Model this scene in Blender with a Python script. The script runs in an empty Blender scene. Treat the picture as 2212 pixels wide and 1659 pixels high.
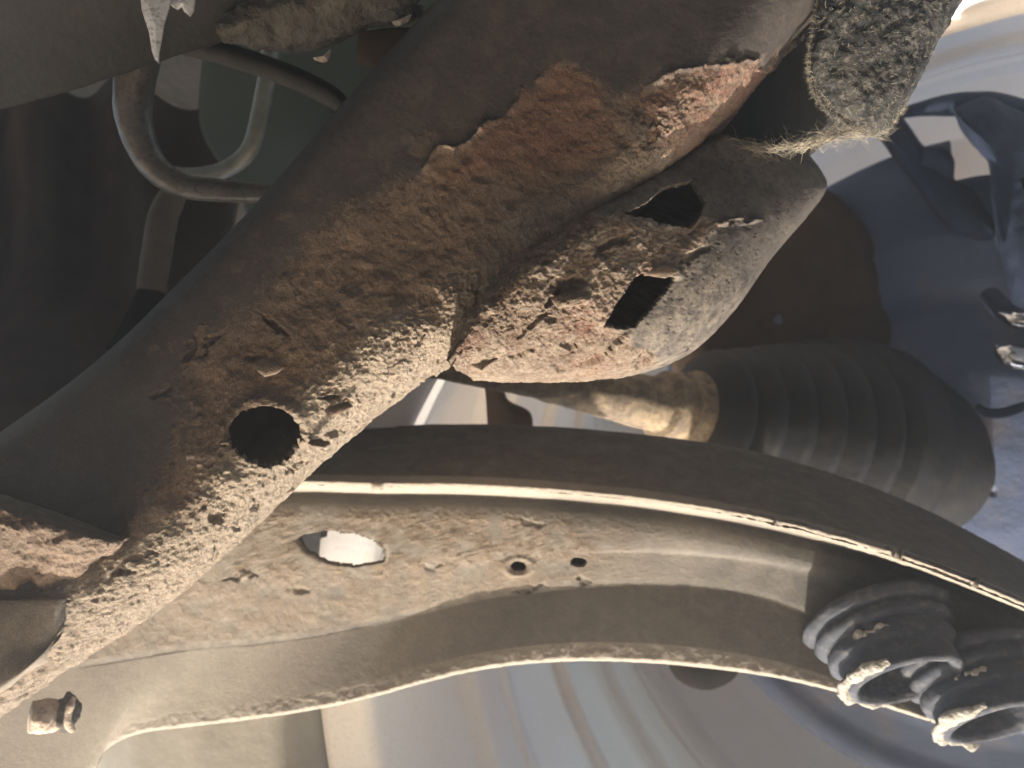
import bpy, bmesh, math, random
import numpy as np
from mathutils import Matrix, Vector

rng = np.random.default_rng(7)
random.seed(7)
R_ = math.radians

# ------------------------------------------------------------------ camera, sky, sun, exposure
TILT = R_(115)                       # the lens looks up under the car, a little past the vertical
CAM = np.array([0.0, 0.0, 0.28])
AR = np.array([1.0, 0.0, 0.0])
AF = np.array([0.0, math.cos(TILT), math.sin(TILT)])
AU = np.array([0.0, -math.sin(TILT), math.cos(TILT)])
F, PW, PH = 1597.0, 2212.0, 1659.0   # focal length and frame, in the same survey units

cam_d = bpy.data.cameras.new("camera")
cam = bpy.data.objects.new("camera", cam_d)
bpy.context.scene.collection.objects.link(cam)
cam_d.sensor_width = 36.0
cam_d.lens = 36.0 * F / PW
cam_d.clip_start = 0.01
cam_d.clip_end = 500.0
m = Matrix.Identity(4)
for i in range(3):
    m[i][0] = AR[i]; m[i][1] = AU[i]; m[i][2] = -AF[i]; m[i][3] = CAM[i]
cam.matrix_world = m
cam_d.dof.use_dof = True
cam_d.dof.focus_distance = 0.43
cam_d.dof.aperture_fstop = 7.0
sc = bpy.context.scene
sc.camera = cam

SUN_AZ, SUN_EL = R_(-8), R_(18)     # azimuth from +y towards +x
sdir = Vector((math.sin(SUN_AZ) * math.cos(SUN_EL), math.cos(SUN_AZ) * math.cos(SUN_EL), math.sin(SUN_EL)))
sun_d = bpy.data.lights.new("sun", 'SUN')
sun_d.energy = 5.0
sun_d.angle = R_(0.6)
sun_d.color = (1.0, 0.92, 0.80)
sun = bpy.data.objects.new("sun", sun_d)
sun.rotation_euler = sdir.to_track_quat('Z', 'Y').to_euler()
sc.collection.objects.link(sun)

world = bpy.data.worlds.new("World")
sc.world = world
world.use_nodes = True
wn = world.node_tree
sky = wn.nodes.new("ShaderNodeTexSky")
sky.sky_type = 'NISHITA'
sky.sun_disc = False
sky.sun_elevation = SUN_EL
sky.sun_rotation = SUN_AZ
sky.ozone_density = 2.5
bgn = wn.nodes["Background"]
bgn.inputs["Strength"].default_value = 0.15
wn.links.new(sky.outputs[0], bgn.inputs[0])

sc.view_settings.view_transform = 'Standard'
sc.view_settings.look = 'None'
sc.view_settings.exposure = 1.64
sc.view_settings.gamma = 1.0
sc.render.engine = 'CYCLES'
sc.cycles.max_bounces = 6
sc.cycles.use_denoising = True

# ------------------------------------------------------------------ helpers
def P(px, py, d):
    """survey direction (px, py) and depth d in metres -> world points"""
    px = np.asarray(px, float); py = np.asarray(py, float); d = np.asarray(d, float)
    x = (px - PW / 2) / F * d; y = (py - PH / 2) / F * d
    return CAM + x[..., None] * AR - y[..., None] * AU + d[..., None] * AF

def L2W(X):
    X = np.asarray(X, float)
    return CAM + X[..., 0:1] * AR - X[..., 1:2] * AU + X[..., 2:3] * AF

def PL(px, py, d):
    return np.array([(px - PW / 2) / F * d, (py - PH / 2) / F * d, d])

def _hash(ix, iy, iz, seed):
    h = (ix * 374761393 + iy * 668265263 + iz * 2147483647 + seed * 1274126177) & 0xFFFFFFFF
    h = ((h ^ (h >> 13)) * 1274126177) & 0xFFFFFFFF
    return ((h ^ (h >> 16)) & 0xFFFF) / 65535.0

def vnoise(X, freq, seed=0):
    Q = X * freq + 100.0
    I = np.floor(Q).astype(np.int64); f = Q - I
    f = f * f * f * (f * (f * 6 - 15) + 10)
    out = 0
    for dx in (0, 1):
        wx = f[..., 0] if dx else 1 - f[..., 0]
        for dy in (0, 1):
            wy = f[..., 1] if dy else 1 - f[..., 1]
            for dz in (0, 1):
                wz = f[..., 2] if dz else 1 - f[..., 2]
                out = out + wx * wy * wz * _hash(I[..., 0] + dx, I[..., 1] + dy, I[..., 2] + dz, seed)
    return out * 2 - 1

def fbm(X, freq, octs=4, seed=0, gain=0.5):
    a, s, t = 1.0, 0, 0
    for o in range(octs):
        s = s + a * vnoise(X, freq * 2.03 ** o, seed + o * 17); t += a; a *= gain
    return s / t

def sstep(a, b, x):
    t = np.clip((x - a) / (b - a), 0, 1)
    return t * t * (3 - 2 * t)

def catmull(pts, u, closed=False):
    pts = np.asarray(pts, float); n = len(pts)
    i = np.clip(np.floor(u).astype(int), 0, (n if closed else n - 1) - 1); f = (u - i)[:, None]
    def g(k):
        return pts[k % n] if closed else pts[np.clip(k, 0, n - 1)]
    p0, p1, p2, p3 = g(i - 1), g(i), g(i + 1), g(i + 2)
    if not closed:
        p0 = np.where((i == 0)[:, None], 2 * p1 - p2, p0)
        p3 = np.where((i + 2 > n - 1)[:, None], 2 * p2 - p1, p3)
    return 0.5 * (2 * p1 + (p2 - p0) * f + (2 * p0 - 5 * p1 + 4 * p2 - p3) * f ** 2 + (3 * p1 - p0 - 3 * p2 + p3) * f ** 3)

def resample(pts, n):
    """even arc-length resampling of a Catmull-Rom line, length measured in its first two columns"""
    pts = np.asarray(pts, float)
    fine = catmull(pts, np.linspace(0, len(pts) - 1, 40 * len(pts)))
    s = np.r_[0, np.cumsum(np.hypot(*np.diff(fine[:, :2], axis=0).T))]
    t = np.linspace(0, s[-1], n)
    return np.stack([np.interp(t, s, fine[:, k]) for k in range(fine.shape[1])], 1)

def poly_in(px, py, poly):
    c = np.zeros(px.shape, bool); n = len(poly)
    for i in range(n):
        x1, y1 = poly[i]; x2, y2 = poly[(i + 1) % n]
        if y1 == y2: continue
        c ^= ((y1 > py) != (y2 > py)) & (px < (x2 - x1) * (py - y1) / (y2 - y1) + x1)
    return c

def poly_sd(px, py, poly):
    """signed distance, positive inside"""
    d = np.full(px.shape, 1e9); n = len(poly)
    for i in range(n):
        x1, y1 = poly[i]; x2, y2 = poly[(i + 1) % n]
        vx, vy = x2 - x1, y2 - y1
        t = np.clip(((px - x1) * vx + (py - y1) * vy) / (vx * vx + vy * vy + 1e-9), 0, 1)
        d = np.minimum(d, np.hypot(px - x1 - t * vx, py - y1 - t * vy))
    return np.where(poly_in(px, py, poly), d, -d)

def ellipse(cx, cy, rx, ry, ang=0, n=28, wob=0.0, seed=0):
    r = np.random.default_rng(seed); a = np.linspace(0, 2 * math.pi, n, endpoint=False)
    k = 1 + wob * r.normal(size=n)
    x, y = rx * np.cos(a) * k, ry * np.sin(a) * k
    c, s = math.cos(R_(ang)), math.sin(R_(ang))
    return [(cx + c * p - s * q, cy + s * p + c * q) for p, q in zip(x, y)]

def dent(px, py, cx, cy, rx, ry, ang=0, hard=1.0):
    c, s = math.cos(R_(ang)), math.sin(R_(ang))
    x = ((px - cx) * c + (py - cy) * s) / rx; y = (-(px - cx) * s + (py - cy) * c) / ry
    return 1 - sstep(1 - 0.6 * hard, 1.0 + 0.05, np.hypot(x, y))

ROOT = sc.collection.objects
def mesh_obj(name, V, faces, material, parent=None, attrs=None, smooth=True, thick=0.0):
    """V (n,3); faces (m,4) or list of arrays of equal-length faces"""
    if not isinstance(faces, (list, tuple)): faces = [faces]
    me = bpy.data.meshes.new(name)
    V = np.asarray(V, np.float32)
    org = np.zeros(3)
    if parent is None:
        org = V.mean(0); V = V - org
    me.vertices.add(len(V)); me.vertices.foreach_set("co", V.ravel())
    li = np.concatenate([np.asarray(f, np.int32).ravel() for f in faces])
    ln = np.concatenate([np.full(len(f), np.asarray(f).shape[1], np.int32) for f in faces])
    me.loops.add(len(li)); me.loops.foreach_set("vertex_index", li)
    me.polygons.add(len(ln))
    me.polygons.foreach_set("loop_start", np.r_[0, np.cumsum(ln)[:-1]].astype(np.int32))
    me.polygons.foreach_set("use_smooth", np.full(len(ln), smooth))
    me.update(calc_edges=True)
    for k, a in (attrs or {}).items():
        at = me.attributes.new(k, 'FLOAT', 'POINT')
        at.data.foreach_set("value", np.asarray(a, np.float32).ravel())
    me.materials.append(material)
    o = bpy.data.objects.new(name, me)
    ROOT.link(o)
    if parent is not None:
        o.parent = parent
        o.matrix_parent_inverse = Matrix.Translation(parent.location).inverted()
    else:
        o.location = org.tolist()
    if thick:
        md = o.modifiers.new("thickness", 'SOLIDIFY'); md.thickness = thick; md.offset = -1
    return o

def tag(o, label=None, cat=None, group=None, kind=None):
    if label: o['label'] = label
    if cat: o['category'] = cat
    if group: o['group'] = group
    if kind: o['kind'] = kind
    return o

def empty(name, loc, label, cat, group=None):
    o = bpy.data.objects.new(name, None); o.location = loc; o.empty_display_size = .02
    ROOT.link(o)
    return tag(o, label, cat, group)

def grid_faces(nu, nv, cu=False, cv=False):
    iu = np.arange(nu if cu else nu - 1); iv = np.arange(nv if cv else nv - 1)
    a, b = np.meshgrid(iu, iv, indexing='ij')
    a2, b2 = (a + 1) % nu, (b + 1) % nv
    return np.stack([a * nv + b, a * nv + b2, a2 * nv + b2, a2 * nv + b], -1).reshape(-1, 4)

def grid_normals(X, cv=False):
    du = np.gradient(X, axis=0)
    dv = (np.roll(X, -1, 1) - np.roll(X, 1, 1)) if cv else np.gradient(X, axis=1)
    n = np.cross(du, dv)
    return n / (np.linalg.norm(n, axis=-1, keepdims=True) + 1e-12)

class Sheet:
    """a lofted surface: guide lines (survey px, py, depth) joined across; counts[k] rows between guide k and k+1"""
    def __init__(s, guides, nu, counts, closed=False, smooth=True, even=True):
        G = [resample(g, nu) if even else catmull(np.asarray(g, float), np.linspace(0, len(g) - 1, nu)) for g in guides]
        G = np.stack(G)                       # ng, nu, 3
        ng = len(G); rows = []; gi = []
        segs = ng if closed else ng - 1
        for k in range(segs):
            for j in range(counts[k]):
                gi.append(k + j / counts[k])
        if not closed: gi.append(ng - 1)
        gi = np.array(gi)
        k = np.clip(np.floor(gi).astype(int), 0, segs - 1); f = (gi - k)[:, None, None]
        if closed: A = lambda q: G[q % ng]
        else: A = lambda q: G[np.clip(q, 0, ng - 1)]
        if smooth:
            p0, p1, p2, p3 = A(k - 1), A(k), A(k + 1), A(k + 2)
            m1 = (p2 - p0) / 2; m2 = (p3 - p1) / 2
            # keep tangents no longer than the step they cross, so tight corners do not overshoot
            def lim(mv, a, b):
                la = np.linalg.norm((b - a) * np.array([1, 1, F]), axis=-1, keepdims=True)
                lm = np.linalg.norm(mv * np.array([1, 1, F]), axis=-1, keepdims=True) + 1e-9
                return mv * np.minimum(1, 1.0 * la / lm)
            m1 = lim(m1, p1, p2); m2 = lim(m2, p1, p2)
            h00 = 2 * f**3 - 3 * f**2 + 1; h10 = f**3 - 2 * f**2 + f; h01 = -2 * f**3 + 3 * f**2; h11 = f**3 - f**2
            S = h00 * p1 + h10 * m1 + h01 * p2 + h11 * m2
        else:
            S = A(k) * (1 - f) + A(k + 1) * f
        S = S.transpose(1, 0, 2)              # nu, nv, 3
        s.px, s.py, s.d = S[..., 0].copy(), S[..., 1].copy(), S[..., 2].copy()
        s.gi = np.broadcast_to(gi, s.px.shape); s.closed = closed
        s.X = P(s.px, s.py, s.d)
        s.N = grid_normals(s.X, closed)
        front = ((s.N * (s.X - CAM)).sum(-1) < 0)
        vis = front
        s.flip = (front & (np.abs(s.px - PW/2) < 2000)).mean() < 0.5 if not closed else s._flip_closed()
        if s.flip: s.N = -s.N
        s.keep = None
    def _flip_closed(s):
        c = s.X.mean(1, keepdims=True)
        return ((s.N * (s.X - c)).sum(-1)).mean() < 0
    def push(s, h):
        s.X = s.X + s.N * h[..., None]
    def cut(s, mask):
        """mask per vertex: faces with all four corners in it go"""
        nu, nv = s.px.shape
        f = grid_faces(nu, nv, False, s.closed)
        k = mask.ravel()[f].sum(1) < 3
        s.keep = k if s.keep is None else (s.keep & k)
    def build(s, name, material, parent=None, attrs=None, thick=0.0):
        nu, nv = s.px.shape
        f = grid_faces(nu, nv, False, s.closed)
        if s.keep is not None: f = f[s.keep]
        # grid normal is du x dv; face winding a,b2.. follows dv first, so its normal is -(du x dv)
        if not s.flip: f = f[:, ::-1]
        used = np.unique(f); remap = np.full(nu * nv, -1); remap[used] = np.arange(len(used))
        at = {k: np.asarray(v).ravel()[used] for k, v in (attrs or {}).items()}
        return mesh_obj(name, s.X.reshape(-1, 3)[used], remap[f], material, parent, at, thick=thick)

def tube(name, path, radii, material, parent=None, nu=120, nr=20, rough=0.0, seed=0, flat=1.0, world=False, caps=True):
    """a bent tube through (px, py, depth) points; radii in metres"""
    pts = np.asarray(path, float)
    W = pts if world else P(pts[:, 0], pts[:, 1], pts[:, 2])
    c = catmull(W, np.linspace(0, len(W) - 1, nu))
    r = np.interp(np.linspace(0, len(W) - 1, nu), np.arange(len(W)), np.broadcast_to(radii, len(W)))
    t = np.gradient(c, axis=0); t /= np.linalg.norm(t, axis=1, keepdims=True)
    b = np.cross(t, AF); b /= np.linalg.norm(b, axis=1, keepdims=True) + 1e-9
    n = np.cross(b, t)
    a = np.linspace(0, 2 * math.pi, nr, endpoint=False)
    D = np.cos(a)[None, :, None] * b[:, None] + flat * np.sin(a)[None, :, None] * n[:, None]
    X = c[:, None] + D * r[:, None, None]
    if rough: X = X + D * (fbm(X, 120, 4, seed) * rough)[..., None]
    f = grid_faces(nu, nr, False, True)
    V = X.reshape(-1, 3); faces = [f]
    if caps:
        V = np.r_[V, c[:1], c[-1:]]; i0 = nu * nr
        k = np.arange(nr)
        faces.append(np.stack([np.full(nr, i0), (k + 1) % nr, k], 1))
        faces.append(np.stack([np.full(nr, i0 + 1), (nu - 1) * nr + k, (nu - 1) * nr + (k + 1) % nr], 1))
    return mesh_obj(name, V, faces, material, parent)

def lathe(name, C, axis, prof, material, parent=None, n=160, a0=0, a1=360, rough=0.0, rf=60, seed=0, thick=0.0, warp=None, flip=False, keep=None):
    """prof: (axial, radius) in metres, in lens-aligned local axes (x right, y down, z depth)"""
    C = np.asarray(C, float); ax = np.asarray(axis, float); ax /= np.linalg.norm(ax)
    e1 = np.cross(ax, [0, 1, 0]); e1 /= np.linalg.norm(e1); e2 = np.cross(ax, e1)
    full = abs(a1 - a0) >= 359.9
    th = np.linspace(R_(a0), R_(a1), n, endpoint=not full)
    pr = np.asarray(prof, float)
    D = np.cos(th)[:, None] * e1 + np.sin(th)[:, None] * e2
    X = C + ax * pr[None, :, :1] + D[:, None] * pr[None, :, 1:2]
    if warp is not None: X = warp(X, th, pr, D, ax)
    Xw = L2W(X)
    if rough:
        Xw = Xw + L2W(D)[:, None] * 0 + (L2W(D[:, None] + 0 * X) - CAM) * (fbm(Xw, rf, 4, seed) * rough)[..., None]
    f = grid_faces(n, len(pr), full, False)
    if keep is not None:
        f = f[keep(th[f[:, 0] // len(pr)], pr[f[:, 0] % len(pr), 0], pr[f[:, 0] % len(pr), 1])]
    if flip: f = f[:, ::-1]
    return mesh_obj(name, Xw.reshape(-1, 3), f, material, parent, thick=thick)

def dense(prof, step):
    prof = np.asarray(prof, float); out = []
    for a, b in zip(prof[:-1], prof[1:]):
        k = max(1, int(np.linalg.norm(b - a) / step))
        out += [a + (b - a) * j / k for j in range(k)]
    return np.array(out + [prof[-1]])

# ------------------------------------------------------------------ materials
def nodes_of(name):
    mt = bpy.data.materials.new(name); mt.use_nodes = True
    nt = mt.node_tree; return mt, nt, nt.nodes["Principled BSDF"]

def noise(nt, scale, detail=6, rough=0.6, dist=0.0):
    tc = nt.nodes.get("geo") or nt.nodes.new("ShaderNodeNewGeometry"); tc.name = "geo"
    n = nt.nodes.new("ShaderNodeTexNoise"); n.inputs["Scale"].default_value = scale
    n.inputs["Detail"].default_value = detail; n.inputs["Roughness"].default_value = rough
    n.inputs["Distortion"].default_value = dist
    nt.links.new(tc.outputs["Position"], n.inputs["Vector"]); return n.outputs["Fac"]

def ramp(nt, fac, stops):
    r = nt.nodes.new("ShaderNodeValToRGB"); cr = r.color_ramp
    while len(cr.elements) < len(stops): cr.elements.new(0.5)
    for e, (p, c) in zip(cr.elements, stops):
        e.position = p; e.color = (*c, 1) if len(c) == 3 else c
    nt.links.new(fac, r.inputs[0]); return r.outputs["Color"]

def mix(nt, fac, a, b):
    x = nt.nodes.new("ShaderNodeMix"); x.data_type = 'RGBA'
    for s, v in ((x.inputs[0], fac), (x.inputs[6], a), (x.inputs[7], b)):
        if isinstance(v, (int, float)): s.default_value = v
        elif isinstance(v, tuple): s.default_value = (*v, 1)
        else: nt.links.new(v, s)
    return x.outputs[2]

def math_(nt, op, a, b=None, c=None, clamp=False):
    x = nt.nodes.new("ShaderNodeMath"); x.operation = op; x.use_clamp = clamp
    for i, v in enumerate((a, b, c)):
        if v is None: continue
        if isinstance(v, (int, float)): x.inputs[i].default_value = v
        else: nt.links.new(v, x.inputs[i])
    return x.outputs[0]

def attr(nt, name):
    a = nt.nodes.new("ShaderNodeAttribute"); a.attribute_name = name; return a.outputs["Fac"]

def bump(nt, bsdf, pairs):
    """pairs: (height socket, distance in metres)"""
    prev = None
    for h, dist in pairs:
        b = nt.nodes.new("ShaderNodeBump"); b.inputs["Distance"].default_value = dist; b.inputs["Strength"].default_value = 1.0
        nt.links.new(h, b.inputs["Height"])
        if prev: nt.links.new(prev, b.inputs["Normal"])
        prev = b.outputs[0]
    nt.links.new(prev, bsdf.inputs["Normal"])

def simple(name, c1, c2, scale=40, rough=0.7, metal=0.0, bumps=((300, .0004),), spec=0.4, c3=None, scale3=300):
    mt, nt, b = nodes_of(name)
    col = ramp(nt, noise(nt, scale), [(0.35, c1), (0.68, c2)])
    if c3: col = mix(nt, math_(nt, 'MULTIPLY', ramp(nt, noise(nt, scale3, 3), [(0.52, (0, 0, 0)), (0.66, (1, 1, 1))]), 0.7), col, c3)
    nt.links.new(col, b.inputs["Base Color"])
    b.inputs["Roughness"].default_value = rough; b.inputs["Metallic"].default_value = metal
    b.inputs["Specular IOR Level"].default_value = spec
    if bumps: bump(nt, b, [(noise(nt, s, 4), d) for s, d in bumps])
    return mt

def rusty(name, paint1, paint2, rust1, rust2, red, dust1, dust2):
    mt, nt, b = nodes_of(name)
    big, mid, fine = noise(nt, 35), noise(nt, 160, 8, .7), noise(nt, 750, 5, .7)
    grit = noise(nt, 1700, 3, .6)
    paint = ramp(nt, mid, [(0.3, paint1), (0.7, paint2)])
    paint = mix(nt, math_(nt, 'MULTIPLY', ramp(nt, noise(nt, 55, 8, .75, .6), [(.42, (0, 0, 0)), (.72, (1, 1, 1))]), .55), paint, tuple(k * p for k, p in zip(paint2, (2.2, 2.05, 1.8))))
    paint = mix(nt, math_(nt, 'MULTIPLY', ramp(nt, noise(nt, 260, 3, .6), [(.60, (0, 0, 0)), (.72, (1, 1, 1))]), .5), paint, tuple(k * .45 for k in rust1))
    rust = mix(nt, ramp(nt, big, [(.4, (0, 0, 0)), (.62, (1, 1, 1))]), rust1, rust2)
    rust = mix(nt, math_(nt, 'MULTIPLY', ramp(nt, fine, [(.45, (0, 0, 0)), (.7, (1, 1, 1))]), .75), rust, tuple(k * .35 for k in rust1))
    rust = mix(nt, math_(nt, 'MULTIPLY', ramp(nt, noise(nt, 1150, 3, .7), [(.56, (0, 0, 0)), (.66, (1, 1, 1))]), .8), rust, tuple(k * 1.9 for k in rust1))
    rust = mix(nt, math_(nt, 'MULTIPLY', ramp(nt, noise(nt, 240, 6, .75, .8), [(.50, (0, 0, 0)), (.68, (1, 1, 1))]), .7), rust, tuple(k * .42 for k in rust2))
    rust = mix(nt, attr(nt, "red"), rust, mix(nt, ramp(nt, fine, [(.4, (0, 0, 0)), (.6, (1, 1, 1))]), tuple(k * .40 for k in red), tuple(min(1, k * 1.35) for k in red)))
    dst = mix(nt, ramp(nt, mid, [(.35, (0, 0, 0)), (.65, (1, 1, 1))]), dust1, dust2)
    c = mix(nt, attr(nt, "rust"), paint, rust)
    sp = math_(nt, 'MULTIPLY', math_(nt, 'ADD', math_(nt, 'MULTIPLY', grit, 1.5), -.12, clamp=True), attr(nt, "dust_and_light"), clamp=True)
    c = mix(nt, sp, c, dst)
    nt.links.new(c, b.inputs["Base Color"])
    b.inputs["Roughness"].default_value = .85; b.inputs["Specular IOR Level"].default_value = .12
    rr = math_(nt, 'ADD', math_(nt, 'MULTIPLY', attr(nt, "rust"), .8), .2, clamp=True)
    bump(nt, b, [(math_(nt, 'MULTIPLY', noise(nt, 420, 6, .7), rr), .0022), (math_(nt, 'MULTIPLY', grit, rr), .0011)])
    return mt

M_frame = rusty("rusted_frame_steel", (.030, .026, .0255), (.048, .042, .041), (.20, .128, .088), (.14, .094, .07), (.195, .086, .060), (.46, .385, .295), (.34, .28, .212))
M_arm = rusty("dusty_arm_steel", (.052, .049, .047), (.08, .076, .072), (.26, .165, .09), (.18, .12, .075), (.30, .15, .07), (.41, .355, .29), (.33, .285, .235))
M_pipe = simple("dirty_pipe_steel", (.085, .07, .057), (.15, .125, .10), 60, .4, .4, ((200, .0004), (900, .0002)), c3=(.05, .035, .025))
M_thin = simple("grey_line_steel", (.14, .14, .125), (.22, .215, .19), 60, .4, .3, ((300, .0003),))
M_hose = simple("shaded_black_rubber", (.008, .007, .006), (.013, .011, .009), 50, 1.0, spec=.02)  # dark rubber, with the shade over the hose also put into the colour
M_tray = simple("dusty_dark_plastic", (.014, .013, .0125), (.024, .022, .020), 25, .8, 0, ((250, .0006),), c3=(.032, .028, .025))
M_torn = simple("torn_white_plastic", (.55, .53, .52), (.68, .66, .65), 90, .7, 0, ((350, .0008),), c3=(.25, .22, .2))
M_clump = simple("caked_dirt", (.05, .044, .037), (.13, .113, .092), 45, .95, 0, ((150, .003), (500, .001)), c3=(.06, .05, .042))
M_green = simple("dull_green_grey_paint", (.06, .075, .06), (.075, .092, .074), 15, .6, 0, ((200, .0002),))
M_dark = simple("black_underbody", (.012, .011, .01), (.035, .03, .027), 8, .9, 0, ((40, .003),))
M_brown = simple("dark_brown_rubber", (.046, .031, .023), (.075, .05, .036), 30, .9, spec=.15)
M_strap = simple("brown_rod_paint", (.06, .045, .034), (.095, .074, .056), 50, .7, 0, ((250, .0005),))
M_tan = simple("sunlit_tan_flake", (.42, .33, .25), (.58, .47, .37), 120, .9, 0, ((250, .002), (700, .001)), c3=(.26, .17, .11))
M_felt = simple("dirty_felt", (.018, .018, .018), (.072, .067, .06), 85, 1.0, 0, ((260, .002), (900, .0012)), .05, (.14, .125, .105), 260)
M_fibre = simple("felt_fibre", (.20, .17, .13), (.38, .33, .255), 90, .9)
M_barrel = simple("silver_paint_rust_reflection", (.84, .80, .76), (.83, .72, .65), 3, .5, .05, ((60, .0003), (600, .00008)), .5, (.72, .66, .60), 300)  # peach tone is a reflection of the rust painted into the silver
M_shield = simple("blue_glare_shield", (.055, .078, .140), (.085, .112, .20), 7, .7, .1, ((30, .002), (200, .0005)), .4, (.12, .11, .13), 14)  # blue glare veil put into the plate's base colour
M_caliper = simple("blue_glare_casting", (.014, .019, .036), (.026, .034, .062), 18, .9, .0, ((90, .0015),), .1)  # blue tint stands in for the glare over the right side
M_boot = simple("blue_glare_black_rubber", (.013, .013, .015), (.022, .022, .028), 14, .7, 0, ((120, .0006),), .25, (.03, .027, .025), 40)  # slight blue cast is glare painted into the black rubber
M_joint = simple("dusty_blue_glare_rubber", (.036, .039, .050), (.064, .067, .082), 30, .8, 0, ((120, .0008), (400, .0004)), .2, (.10, .095, .09), 120)  # dusty rubber whose blue is veiling glare put into the colour
M_grease = simple("dried_grease_edge", (.22, .20, .17), (.36, .33, .28), 140, .7, 0, ((300, .002),), c3=(.16, .14, .12))
M_shaft = simple("pitted_axle_steel", (.13, .10, .075), (.32, .24, .15), 70, .8, .1, ((180, .0012),), c3=(.08, .055, .04), scale3=200)
M_tyre = simple("beige_glare_tyre_rubber", (.24, .215, .175), (.32, .29, .24), 10, .9, 0, ((40, .001),))  # beige glare of the lower left painted into the tyre's colour
M_glint = simple("bare_bright_steel", (.6, .6, .6), (.8, .8, .8), 60, .15, 1.0, ((200, .0003),))
M_ground = simple("dusty_concrete", (.066, .068, .072), (.095, .097, .102), 3, .95, 0, ((30, .004),))

# ------------------------------------------------------------------ ground and the body above
def slab(name, corners, depth, material):
    """a plate from four (px,py,d) corners with real thickness away from the lens"""
    c = np.array(corners, float); a = P(c[:, 0], c[:, 1], c[:, 2]); n = np.cross(a[1] - a[0], a[3] - a[0]); n /= np.linalg.norm(n)
    if (n * (a[0] - CAM)).sum() < 0: n = -n
    b = a + n * depth
    V = np.r_[a, b]; f = np.array([[0, 1, 2, 3], [7, 6, 5, 4], [0, 4, 5, 1], [1, 5, 6, 2], [2, 6, 7, 3], [3, 7, 4, 0]])
    return V, f

V = np.array([[-2.6, -2.6, 0], [2.6, -2.6, 0], [2.6, 2.6, 0], [-2.6, 2.6, 0]], float)
g = mesh_obj("ground", V, np.array([[0, 1, 2, 3]]), M_ground)
tag(g, kind='structure')

V, f = slab("", [(-1000, -1400, 1.75), (1900, -1400, 1.75), (1300, 2400, 1.75), (-1000, 2400, 1.75)], .05, M_dark)
o = mesh_obj("floor_pan", V, f, M_dark, smooth=False)
tag(o, "black underside of the car body closing off the view behind everything", "floor pan")

HZ = 0.10  # added haze volume standing in for the glare veil
bmh = bmesh.new(); bmesh.ops.create_cube(bmh, size=1.0)
meh = bpy.data.meshes.new("haze"); bmh.to_mesh(meh); bmh.free()
hz = bpy.data.objects.new("haze", meh); ROOT.link(hz)
hz.scale = (5.8, 5.8, 3.6); hz.location = (0, 0, .8); hz['kind'] = 'stuff'
mh = bpy.data.materials.new("glare_veil_haze"); mh.use_nodes = True
nh = mh.node_tree; nh.nodes.remove(nh.nodes["Principled BSDF"])
pv_ = nh.nodes.new("ShaderNodeVolumePrincipled")
pv_.inputs["Density"].default_value = HZ; pv_.inputs["Color"].default_value = (.93, .93, .94, 1); pv_.inputs["Anisotropy"].default_value = .7
nh.links.new(pv_.outputs[0], nh.nodes["Material Output"].inputs["Volume"])
meh.materials.append(mh)

# ------------------------------------------------------------------ the rusted frame rail
ST = [((-420, 1260), (-190, 1672), .385), ((-60, 985), (120, 1462), .395), ((200, 795), (370, 1293), .41), ((400, 605), (560, 1124), .415),
      ((560, 440), (740, 955), .42), ((690, 290), (880, 843), .425), ((800, 165), (1010, 757), .43), ((900, 55), (1180, 625), .435),
      ((1000, -55), (1350, 475), .44), ((1110, -180), (1505, 338), .445), ((1230, -310), (1650, 165), .45), ((1380, -470), (1835, -60), .46),
      ((1500, -620), (1980, -260), .465)]
PROF = [(.02, .10), (-.005, .055), (.01, .022), (.05, .004), (.14, -.002), (.32, -.006), (.52, -.011), (.68, -.0155), (.76, -.0165), (.84, -.013), (.92, -.003), (.975, .016), (1.0, .045), (.985, .10), (.6, .13), (.25, .13)]
CNT = [8, 8, 10, 14, 36, 44, 40, 28, 28, 28, 24, 16, 8, 6, 6, 6]
T = np.array([s[0] for s in ST], float); B = np.array([s[1] for s in ST], float); D = np.array([s[2] for s in ST])
guides = []
for t, off in PROF:
    tt = t + np.array([0, 0, 0, 0, .02, .06, .09, .10, .10, .08, .06, .05, .05]) * math.sin(math.pi * min(max((t - .4) / .58, 0), 1))
    q = T + (B - T) * tt[:, None]
    guides.append(np.c_[q, D + off])
rail = Sheet(guides, 1150, CNT, closed=True, even=False)
px, py = rail.px, rail.py
X0 = rail.X.copy()
n_lo, n_mid, n_hi = fbm(X0, 30, 3, 1), fbm(X0, 110, 4, 2), fbm(X0, 330, 4, 3)
g5 = fbm(X0, 520, 3, 9)
wobx, woby = px + 26 * fbm(X0, 70, 4, 11), py + 26 * fbm(X0, 70, 4, 12)
RUST = [(1180, 150), (1240, 138), (1292, 190), (1310, 235), (1360, 205), (1450, 160), (1530, 150), (1600, 132), (1650, 150), (1720, 90), (1760, 330), (1500, 520), (1200, 820), (900, 960), (560, 1300), (300, 1500), (-100, 1800),
        (-150, 1560), (150, 1330), (330, 1100), (430, 900), (400, 780), (520, 690), (590, 640), (670, 520), (830, 430), (960, 330), (1080, 270), (1130, 200)]
sd = poly_sd(wobx, woby, RUST)
wd = np.interp(px, [600, 1000], [42, 19])
rust = sstep(-wd, wd, sd + .8 * wd * n_hi + .7 * wd * g5 + .5 * wd * n_mid)
rust = np.maximum(rust, .55 * sstep(.25, .5, n_mid + .6 * n_lo) * sstep(-140, -10, sd) * (1 - sstep(800, 1100, px))) * (rail.gi < 13)  # inner walls stay dark paint: the hole's shade is put into their colour
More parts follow.
